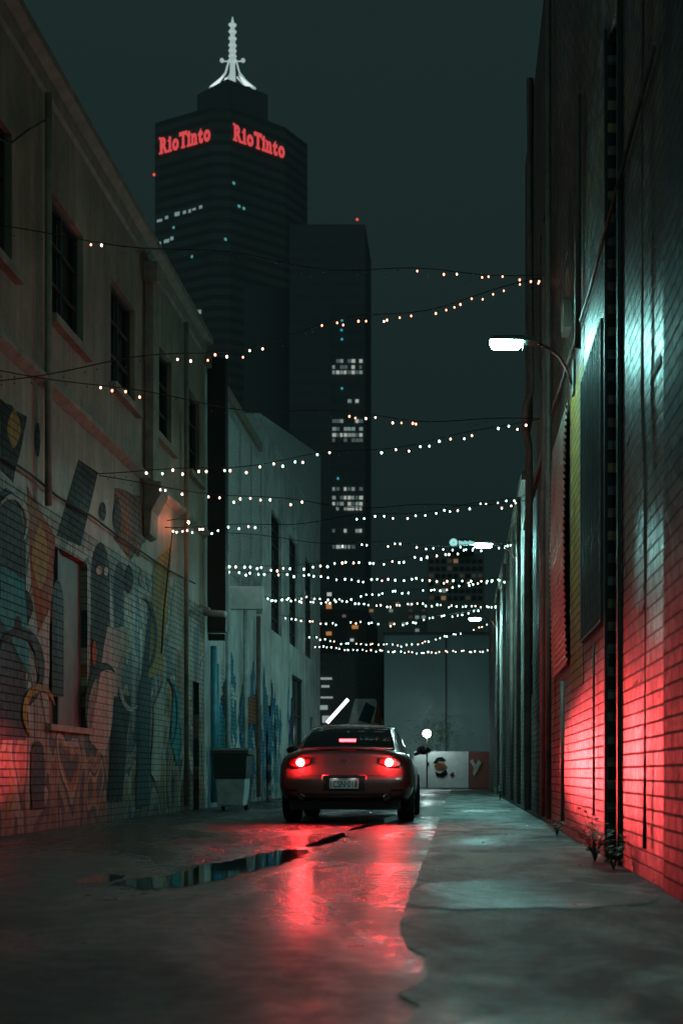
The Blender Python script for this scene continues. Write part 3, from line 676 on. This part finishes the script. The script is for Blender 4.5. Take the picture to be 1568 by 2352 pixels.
for i in range(NS+1):
    y=.48+(3.35-.48)*i/NS; _,hb,ht,zt=crom(min(y,3.349)); zb=.86
    a=Vector((hb,zb)); c=Vector((ht+.035,max(zb+.01,zt-.06))); side=[a.lerp(c,k/4)+Vector((.012*math.sin(PI*k/4),0)) for k in range(5)]
    half=side+[Vector((ht+.012,zt-.03)),Vector((ht-.035,zt-.014)),Vector((ht*.75,zt-.005)),Vector((ht*.4,zt+.004)),Vector((0,zt+.008))]
    row=[]
    for p_ in half:
        k=(p_.x/.6)**2; yy=y+(.07*k if y<1.6 else (-.07*k if y>2.2 else 0))
        row.append((p_.x,yy,p_.y))
    row=row+[(-x,yy,z) for x,yy,z in row[-2::-1]]; ring.append(row)
K_=len(ring[0]); parts={}
for i in range(NS):
    y=.48+(3.35-.48)*(i+.5)/NS
    for k in range(K_-1):
        kk=k if k<9 else 17-k; side='r' if k<9 else 'l'
        if kk>=6: nme='rear_window' if y<1.42 else ('roof' if y<2.38 else 'windscreen')
        elif kk>=4: nme='roof'
        elif kk>=1 and 1.05+.16*(kk-1)<y<2.9-.16*(kk-1): nme='side_window_'+side
        else: nme='roof'
        parts.setdefault(nme,[]).append((i,k))
for nme,cells in parts.items():
    m=MB(); idx={}
    for i,k in cells:
        q=[]
        for a,b in ((i,k),(i+1,k),(i+1,k+1),(i,k+1)):
            if (a,b) not in idx: idx[(a,b)]=len(m.v); m.v.append(ring[a][b])
            q.append(idx[(a,b)])
        m.f.append(tuple(q))
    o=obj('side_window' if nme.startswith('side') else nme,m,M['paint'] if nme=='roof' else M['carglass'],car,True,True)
m=MB(); m.box(-.115,.115,.60,.63,1.06,1.105); hs=obj('high_brake_light',m,M['carblack'],car,False,True)
for k in range(8): obj('brake_led',MB().box(-.108+k*.0275,-.108+k*.0275+.022,.588,.599,1.065,1.10),M['stop_on'],hs)
def wheel(wx,wy,s):
    w=bpy.data.objects.new('wheel',None); link(w,car); w.location=(wx,wy,.32)
    prof=[(.2,-.1),(.29,-.112),(.315,-.095),(.32,-.06),(.32,.06),(.315,.095),(.29,.112),(.2,.1)]; vs=[];n=40
    for k in range(n):
        a=2*PI*k/n
        for r,x in prof: vs.append((x,r*math.cos(a),r*math.sin(a)))
    q=len(prof); m=MB().add(vs,[(k*q+j,k*q+(j+1)%q,((k+1)%n)*q+(j+1)%q,((k+1)%n)*q+j) for k in range(n) for j in range(q)])
    obj('tyre',m,M['rubber'],w,True,True)
    m=MB().tube([(-.09*s,0,0),(.02*s,0,0)],.2,28); m.tube([(.02*s,0,0),(.09*s,0,0)],.05,14)
    for k in range(5):
        a=2*PI*k/5; m.tube([(.08*s,.03*math.cos(a),.03*math.sin(a)),(.085*s,.205*math.cos(a),.205*math.sin(a))],.025,6)
    obj('rim',m,M['alloy'],w,False,True)
for wy in (.92,3.45):
    for s in (-1,1): wheel(s*.765,wy,s)
for s in (-1,1):
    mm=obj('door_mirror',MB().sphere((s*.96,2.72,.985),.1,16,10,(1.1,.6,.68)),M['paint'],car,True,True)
    obj('mirror_arm',MB().tube([(s*.82,2.75,.92),(s*.92,2.73,.955)],.025,8),M['carblack'],mm,True)
    obj('mirror_glass',MB().sphere((s*.96,2.665,.985),.085,16,6,(1.05,.1,.62)),M['carglass'],mm,True)

# ---------------------------------------------------------------- end of lane
ew=thing('grey_panel_wall','tall plain grey panelled wall closing the end of the lane','wall',(-1,63,0))
a=at(882,1458,62); b=at(1135,1458,62)
obj('wall',MB().box(a.x,b.x+2,62,63,0,a.z),plain('grey_panel',(.14,.2,.205),.7,0,.2,.5),ew)
obj('coping',MB().box(a.x-.05,b.x+2,61.95,63,a.z,a.z+.12),M['frame'],ew)
s_=at(1024,1458,62); obj('panel_seam',MB().box(s_.x-.04,s_.x+.04,61.95,62,0,a.z),M['frame'],ew)
mw=thing('mural_hoarding','low pale hoarding with small red and dark painted figure beyond the car','hoarding',(-.5,60,0))
a=at(950,1812,60); b=at(1114,1726,60); c=at(1075,1726,60)
obj('panel',MB().box(a.x,c.x,59.9,60.1,.02,b.z),plain('hoarding_pale',(.5,.52,.52),.7,0,.1),mw)
obj('panel',MB().box(c.x+.02,b.x+1.5,59.92,60.1,.02,b.z),plain('hoarding_red',(.22,.06,.05),.7,0,.1),mw)
def fpoly(root,pts,D,mt,nm='painted_figure'):
    P=[at(x,y,D) for x,y in pts]; return obj(nm,MB().add([tuple(p_) for p_ in P],[tuple(range(len(P)))]),M[mt],root)
fpoly(mw,[(994,1752),(1002,1741),(1014,1738),(1024,1746),(1018,1750),(1008,1748),(1000,1756)],59.88,'mural_black')
fpoly(mw,[(998,1772),(1010,1776),(1024,1768),(1028,1778),(1016,1787),(1002,1783)],59.88,'mural_black')
fpoly(mw,[(996,1760),(1006,1752),(1020,1753),(1026,1761),(1016,1769),(1002,1768)],59.87,'mural_rust')
fpoly(mw,[(978,1753),(984,1750),(986,1757),(981,1762)],59.88,'mural_slate'); fpoly(mw,[(1032,1779),(1040,1772),(1043,1782),(1036,1786)],59.88,'mural_rust')
fpoly(mw,[(1088,1764),(1078,1748),(1085,1743),(1091,1757),(1099,1745),(1105,1752),(1096,1770),(1089,1782),(1085,1778)],59.89,'mural_white')
sh=thing('shrub','dark leafy shrub above the hoarding beside the round lamp','shrub',(-1.2,61,0))
m=MB()
for i in range(420):
    c=at(random.gauss(1000,24),random.gauss(1690,26),61)+Vector((0,random.uniform(-.4,.3),0))
    d=Vector((random.uniform(-1,1),random.uniform(-1,1),random.uniform(-1,1))).normalized()*random.uniform(.05,.13); w=d.cross(Vector((.3,.5,.8))).normalized()*.03
    m.add([c,c+d*.5+w,c+d,c+d*.5-w],[(0,1,2,3)])
obj('leaves',m,M['leaf'],sh); st=MB()
for i in range(7):
    e=at(random.uniform(965,1035),random.uniform(1650,1700),61); st.tube([(-1+random.uniform(-.3,.3),61,0),(e.x*.7-.3,61,1.2),e],.02,5,.006)
obj('trunk',st,M['frame'],sh)
gl=thing('globe_lamp','bright round white lamp glowing behind the car at the lane end','lamp',at(980,1685,59.2))
q=at(980,1685,59.2)
obj('globe',MB().sphere(q,.16,16,10),emit('globe_glow',(.75,1,.95),95),gl,True); obj('post',MB().tube([(q.x,q.y+.1,0),(q.x,q.y+.1,q.z-.12)],.03,8),M['dark'],gl)
lb=thing('dark_shopfront','dark low shopfront with pale painted gable across the street, left of the grey wall','building',(-5,64,0))
a=at(640,1500,64); b=at(884,1500,64)
obj('wall',MB().box(a.x,b.x-.05,64,70,0,a.z+.0),M['darkwall'],lb)
fpoly(lb,[(800,1662),(815,1605),(862,1605),(880,1662)],63.95,'mural_white','gable_panel'); fpoly(lb,[(822,1655),(840,1612),(862,1625),(850,1662)],63.93,'mural_slate'); fpoly(lb,[(858,1660),(866,1612),(876,1640),(874,1662)],63.92,'mural_rust')
gm=emit('shop_glow',(.75,.95,.9),.3)
for (x0,y0,x1,y1) in ((736,1556,762,1561),(738,1574,756,1579),(736,1600,764,1604),(734,1620,752,1630),(740,1644,758,1660)):
    p0=at(x0,y1,63.9); p1=at(x1,y0,63.9); obj('shop_window',MB().box(p0.x,p1.x,63.85,63.95,p0.z,p1.z),gm,lb)
tb=obj('tube_light',MB().tube([at(751,1660,58),at(799,1606,58)],.07,10),emit('tube_glow',(.9,.85,.85),3),None,True); tag(tb,'slanting white tube light shining above the car roof','light')

# ---------------------------------------------------------------- distant city
def tower_mat(name,c1,c2,per):
    t=NT(name); co=t.coord(); x,y,z=t.sep(co)[0:3]
    k=t.math('FRACT',t.math('DIVIDE',z,per)); k=t.mapr(k,.42,.5,0,1); n=t.noise(co,.08,3)
    col=t.mix(k,(*c1,1),(*c2,1)); col=t.mix(t.mapr(n,.3,.7,0,.7),col,(*c1,1)); return t.out(col,.9,0,.1)
RT=thing('sign_topped_tower','dark striped skyscraper with red roof signs and a lit spire','skyscraper',(-82.6,520,0))
xc=-82.6
va=Vector((-26.8,15.0,0)); vb=Vector((19.9,18.5,0)); c0=Vector((xc,500,0))
P=lambda v:(v.x,v.y)
body_=[P(c0+va),P(c0+va*.13),P(c0+vb*.13),P(c0+vb),P(c0+va*.2+vb*1.6),P(c0+va+vb*.7)]
obj('body',MB().prism(body_,'z',0,236),tower_mat('tower_stripe',(.118,.119,.118),(.165,.17,.165),3.9),RT)
obj('upper_tier',MB().prism([(xc-13,523),(xc,511),(xc+13,523),(xc,538)],'z',236,250),M['towerdark'],RT)
red=emit('red_sign_glow',(1,.10,.11),.66,(.3,.02,.02))
def serif_word(word):
    V=[];Fc=[];x=0
    for ch in word:
        v,f=textdata(ch,.045,.12)
        if not v: continue
        a=min(c.x for c in v); b=max(c.x for c in v)
        V0=[Vector((c.x-a+x,c.y,c.z)) for c in v]; w=b-a
        def add(V0,f):
            n=len(V); V.extend(V0); Fc.extend([tuple(i+n for i in q) for q in f])
        add(V0,f)
        def bx(x0,x1,y0,y1):
            mb=MB().box(x0+x,x1+x,y0,y1,-.12,.13); add([Vector(q) for q in mb.v],mb.f)
        st=.17
        if ch=='R': bx(-.09,st+.08,-.045,.05); bx(w-.16,w+.07,-.045,.05); bx(-.1,.02,.66,.76)
        if ch=='i': bx(-.08,w+.08,-.045,.05); bx(-.08,.02,.45,.53)
        if ch=='T': bx(w/2-.17,w/2+.17,-.045,.05); bx(-.02,.08,.54,.72); bx(w-.08,w+.02,.54,.72)
        if ch=='n': bx(-.07,st+.06,-.045,.05); bx(w-st-.06,w+.07,-.045,.05); bx(-.08,.02,.45,.53)
        x+=w+.09+(.04 if ch in 'iRn' else 0)
    return V,Fc
sv,sf=serif_word('RioTinto')
ua=-va.normalized(); ub=vb.normalized()
na=ua.cross(Vector((0,0,1))); nb=ub.cross(Vector((0,0,1)))
place('sign_letters',sv,sf,red,RT,va.length*.76,6.2,ua,(0,0,1),c0+va*.925+na*.35+Vector((0,0,223.8)))
place('sign_letters',sv,sf,red,RT,vb.length*.82,6.2,ub,(0,0,1),c0+vb*.16+nb*.35+Vector((0,0,224.2)))
sp=emit('spire_glow',(.72,.95,.9),.42,(.5,.5,.5)); sp2=emit('spire_bright',(.85,1,.95),.95)
cy=523; m=MB()
for a in range(4):
    an=a*PI/2; dx,dy=math.cos(an),math.sin(an)
    m.tube([(xc+dx*8.3,cy+dy*8.3,252),(xc+dx*5,cy+dy*5,254.8),(xc+dx*2.6,cy+dy*2.6,258),(xc+dx*1.2,cy+dy*1.2,263)],.6,6,.3)
    m.tube([(xc+dx*5.8,cy+dy*5.8,252),(xc+dx*1.6,cy+dy*1.6,256.5)],.35,6)
obj('spire_crown',m,sp,RT)
m=MB().tube([(xc,cy,252),(xc,cy,262)],1.3,8,.9).tube([(xc,cy,262),(xc,cy,270)],1.25,8,1.0).tube([(xc,cy,270),(xc,cy,276)],.9,8,.8).tube([(xc,cy,276),(xc,cy,278.6)],.7,8,.15)
for z in (264,266,268,270.5,273,275.5): m.tube([(xc,cy,z),(xc,cy,z+.35)],1.5,8)
obj('mast',m,sp,RT); m=MB().sphere((xc-3.9,cy,262.6),.8).sphere((xc+3.9,cy,262.6),.8).tube([(xc-3.9,cy,262.3),(xc+3.9,cy,262.3)],.25,6); obj('mast_lamps',m,sp,RT)
m=MB().add([(xc-8,cy-3,251.5),(xc-2.5,cy-3,256),(xc-5,cy-3,251.8)],[(0,1,2)]).add([(xc+8,cy-3,251.5),(xc+2.5,cy-3,256),(xc+5,cy-3,251.8)],[(0,1,2)]).sphere((xc-1.8,cy-3,254),.7); obj('crown_floodlight',m,sp2,RT)
wm=emit('office_window',(.55,.85,.8),.3); wt=emit('office_window_teal',(.2,.75,.75),.4)
def lface(px,py,w,h,mt,right=False):
    vv=vb if right else va
    k=(px-VX)/F; tt=(k*500-xc)/(vv.x-k*vv.y); pnt=c0+vv*tt; D=pnt.y
    nn=nb if right else na; u=ub if right else ua
    c=Vector((pnt.x,D,H+(VY-py)/F*D))+nn*.3
    W_=w/6.5/2/abs(u.x); Hh=h/6.5/2; z=Vector((0,0,Hh))
    obj('window',MB().quad(c-u*W_-z,c+u*W_-z,c+u*W_+z,c-u*W_+z),mt,RT)
for px,py,w,h in ((368,507,14,6),(384,500,8,7),(408,492,13,9),(425,488,8,7),(437,485,6,8),(447,481,9,5),(462,476,8,7),(366,560,12,7),(384,554,14,8),(396,548,8,8),(444,720,12,9),(458,717,12,9),(460,744,10,7),(422,675,6,6)): lface(px,py,w,h,wm)
for px,py,rt in ((442,590,0),(386,607,0),(536,421,1),(517,550,1),(559,479,1),(548,474,1),(400,523,0)): lface(px,py,5,6,wt,bool(rt))
rd=emit('beacon_red',(1,.12,.08),.9)
q=c0+va; bc=obj('beacon',MB().sphere((q.x-.3,q.y,H+(VY-401)/F*q.y),.5),rd,RT)
DK=thing('unlit_tower','dark unlit tower block with a red beacon, right of the sign topped skyscraper','skyscraper',(-40,420,0))
a=at(665,515,420); b=at(838,515,420); obj('body',MB().box(a.x,b.x,420,450,0,a.z),tower_mat('unlit_stripe',(.135,.137,.137),(.145,.148,.148),3.6),DK)
obj('side_block',MB().box(at(560,0,430).x,a.x-.1,430,455,0,at(0,660,430).z),M['towerdark'],DK); q=at(820,504,419); obj('beacon',MB().sphere(q,.4),rd,DK)
AT=thing('apartment_tower','slim dark apartment tower with rows of lit windows in the centre of the skyline','skyscraper',(-30,330,0))
a=at(758,700,330); b=at(838,700,330); obj('body',MB().box(a.x,b.x,330,345,0,a.z),tower_mat('apartment_stripe',(.12,.122,.122),(.133,.136,.136),3.2),AT)
wl=[emit('flat_window',(.6,.82,.78),.26),emit('flat_window_dim',(.5,.75,.72),.11),emit('flat_window_bright',(.85,.95,.85),.42)]
for row,den in ((828,.6),(842,.9),(854,1),(920,.25),(966,.5),(984,.9),(998,1),(1010,.8),(1122,.5),(1142,.95),(1156,1),(1167,.8),(1218,.6),(1255,.9)):
    for c in range(8):
        if random.random()<den*.9:
            x0=763+c*8.8; p0=at(x0,row+5,329.6); p1=at(x0+random.choice((6,7.5,8.4)),row-3,329.6)
            obj('window',MB().quad((p0.x,p0.y,p0.z),(p1.x,p0.y,p0.z),(p1.x,p0.y,p1.z),(p0.x,p0.y,p1.z)),random.choice(wl),AT)
sl=emit('stair_light',(.1,.55,.7),.6)
for px,py in ((785,736),(784,758),(785,779),(785,892),(776,1099)):
    q=at(px,py,329.4); obj('window',MB().sphere(q,.28,8,6),sl,AT)
HB=thing('far_office_block','broad dark office block with scattered lit windows above the grey wall','building',(-15,135,0))
a=at(842,1372,135); b=at(985,1372,135); c=at(980,1272,135); d=at(1112,1272,135)
m=MB().box(a.x,b.x,137,150,0,a.z).box(c.x,d.x,135,150,0,c.z); obj('body',m,plain('office_block',(.22,.2,.18),.7,0,.2,.2),HB)
hw_=[emit('hb_cool',(.6,.9,.8),.22),emit('hb_warm',(1,.55,.3),.2),emit('hb_dim',(.5,.35,.25),.05)]
for r in range(6):
    for cc in range(9):
        x0=985+cc*14; y0=1284+r*17
        if x0>1100: continue
        p0=at(x0,y0+9,134.9); p1=at(x0+10,y0,134.9); k=random.random()
        obj('window',MB().quad(p0,(p1.x,p0.y,p0.z),p1,(p0.x,p0.y,p1.z)),hw_[0] if k<.04 else hw_[1] if k<.08 else hw_[2] if k<.3 else M['glass'],HB)
for r in range(5):
    for cc in range(9):
        x0=848+cc*15; y0=1384+r*15
        if random.random()<.7: continue
        p0=at(x0,y0+7,136.9); p1=at(x0+9,y0,136.9); obj('window',MB().quad(p0,(p1.x,p0.y,p0.z),p1,(p0.x,p0.y,p1.z)),random.choice(hw_),HB)
RS=thing('roof_sign','cool white glowing round logo and lettering on the far office roof','sign',at(1040,1256,134))
gs_=emit('roof_sign_glow',(.45,1,.95),.8)
q=at(1041,1246,134); m=MB().tube([(q.x+.22*math.cos(k*PI/8),134,q.z+.22*math.sin(k*PI/8)) for k in range(17)],.17,6); obj('logo',m,gs_,RS)
obj('sign_frame',MB().box(at(1032,0,134).x,at(1088,0,134).x,134.3,134.5,at(0,1272,134).z,at(0,1236,134).z),M['dark'],RS)
m=MB()
for k,x in enumerate(range(1053,1086,4)):
    p0=at(x,1251-(k%2),134); p1=at(x+3.2,1242+(k%3),134); m.box(p0.x,p1.x,133.95,134.1,p0.z,p1.z)
obj('lettering',m,gs_,RS)
FR=thing('far_street_building','dark building with stacked orange and white lit signs left of the office block','building',(-12,110,0))
a=at(735,1340,110); b=at(842,1400,110); obj('body',MB().box(a.x,b.x,110,125,0,b.z),M['darkwall'],FR)
for (x,y,w,h,k) in ((756,1365,10,8,0),(755,1392,12,12,1),(755,1455,12,8,1),(815,1440,14,8,1),(808,1470,8,6,0),(790,1415,8,6,2)):
    p0=at(x-w/2,y+h/2,109.8); p1=at(x+w/2,y-h/2,109.8); obj('lit_sign',MB().box(p0.x,p1.x,109.7,109.9,p0.z,p1.z),emit('fs_%s'%['white','orange','dim'][k],[(.8,.9,.9),(1,.42,.12),(.5,.4,.3)][k],[.5,.4,.2][k]),FR)

# ---------------------------------------------------------------- world
w=bpy.data.worlds.new('World'); bpy.context.scene.world=w; w.use_nodes=True; nt=w.node_tree; N_=nt.nodes; Lk=nt.links
bg=N_['Background']; tc=N_.new('ShaderNodeTexCoord'); sx=N_.new('ShaderNodeSeparateXYZ'); Lk.new(tc.outputs['Generated'],sx.inputs[0])
mr=N_.new('ShaderNodeMapRange'); Lk.new(sx.outputs[1],mr.inputs[0]); mr.inputs[1].default_value=.55; mr.inputs[2].default_value=-.6; mr.inputs[3].default_value=1; mr.inputs[4].default_value=5.3
mr2=N_.new('ShaderNodeMapRange'); Lk.new(sx.outputs[2],mr2.inputs[0]); mr2.inputs[1].default_value=0; mr2.inputs[2].default_value=.45; mr2.inputs[3].default_value=.7; mr2.inputs[4].default_value=1.15
mu=N_.new('ShaderNodeMath'); mu.operation='MULTIPLY'; Lk.new(mr.outputs[0],mu.inputs[0]); Lk.new(mr2.outputs[0],mu.inputs[1])
bg.inputs['Color'].default_value=(.0098,.0208,.0200,1); Lk.new(mu.outputs[0],bg.inputs['Strength'])

# ---------------------------------------------------------------- camera
cd=bpy.data.cameras.new('camera'); co_=bpy.data.objects.new('camera',cd); C.objects.link(co_)
co_.location=(0,0,H); co_.rotation_euler=(PI/2,0,0); cd.lens=50; cd.sensor_width=36; cd.sensor_fit='AUTO'
cd.shift_x=(784-VX)/2352; cd.shift_y=(VY-1176)/2352; cd.clip_end=3000; cd.clip_start=.05
cd.dof.use_dof=True; cd.dof.focus_distance=18.4; cd.dof.aperture_fstop=2.8
bpy.context.scene.camera=co_
bpy.context.scene.view_settings.view_transform='Standard'
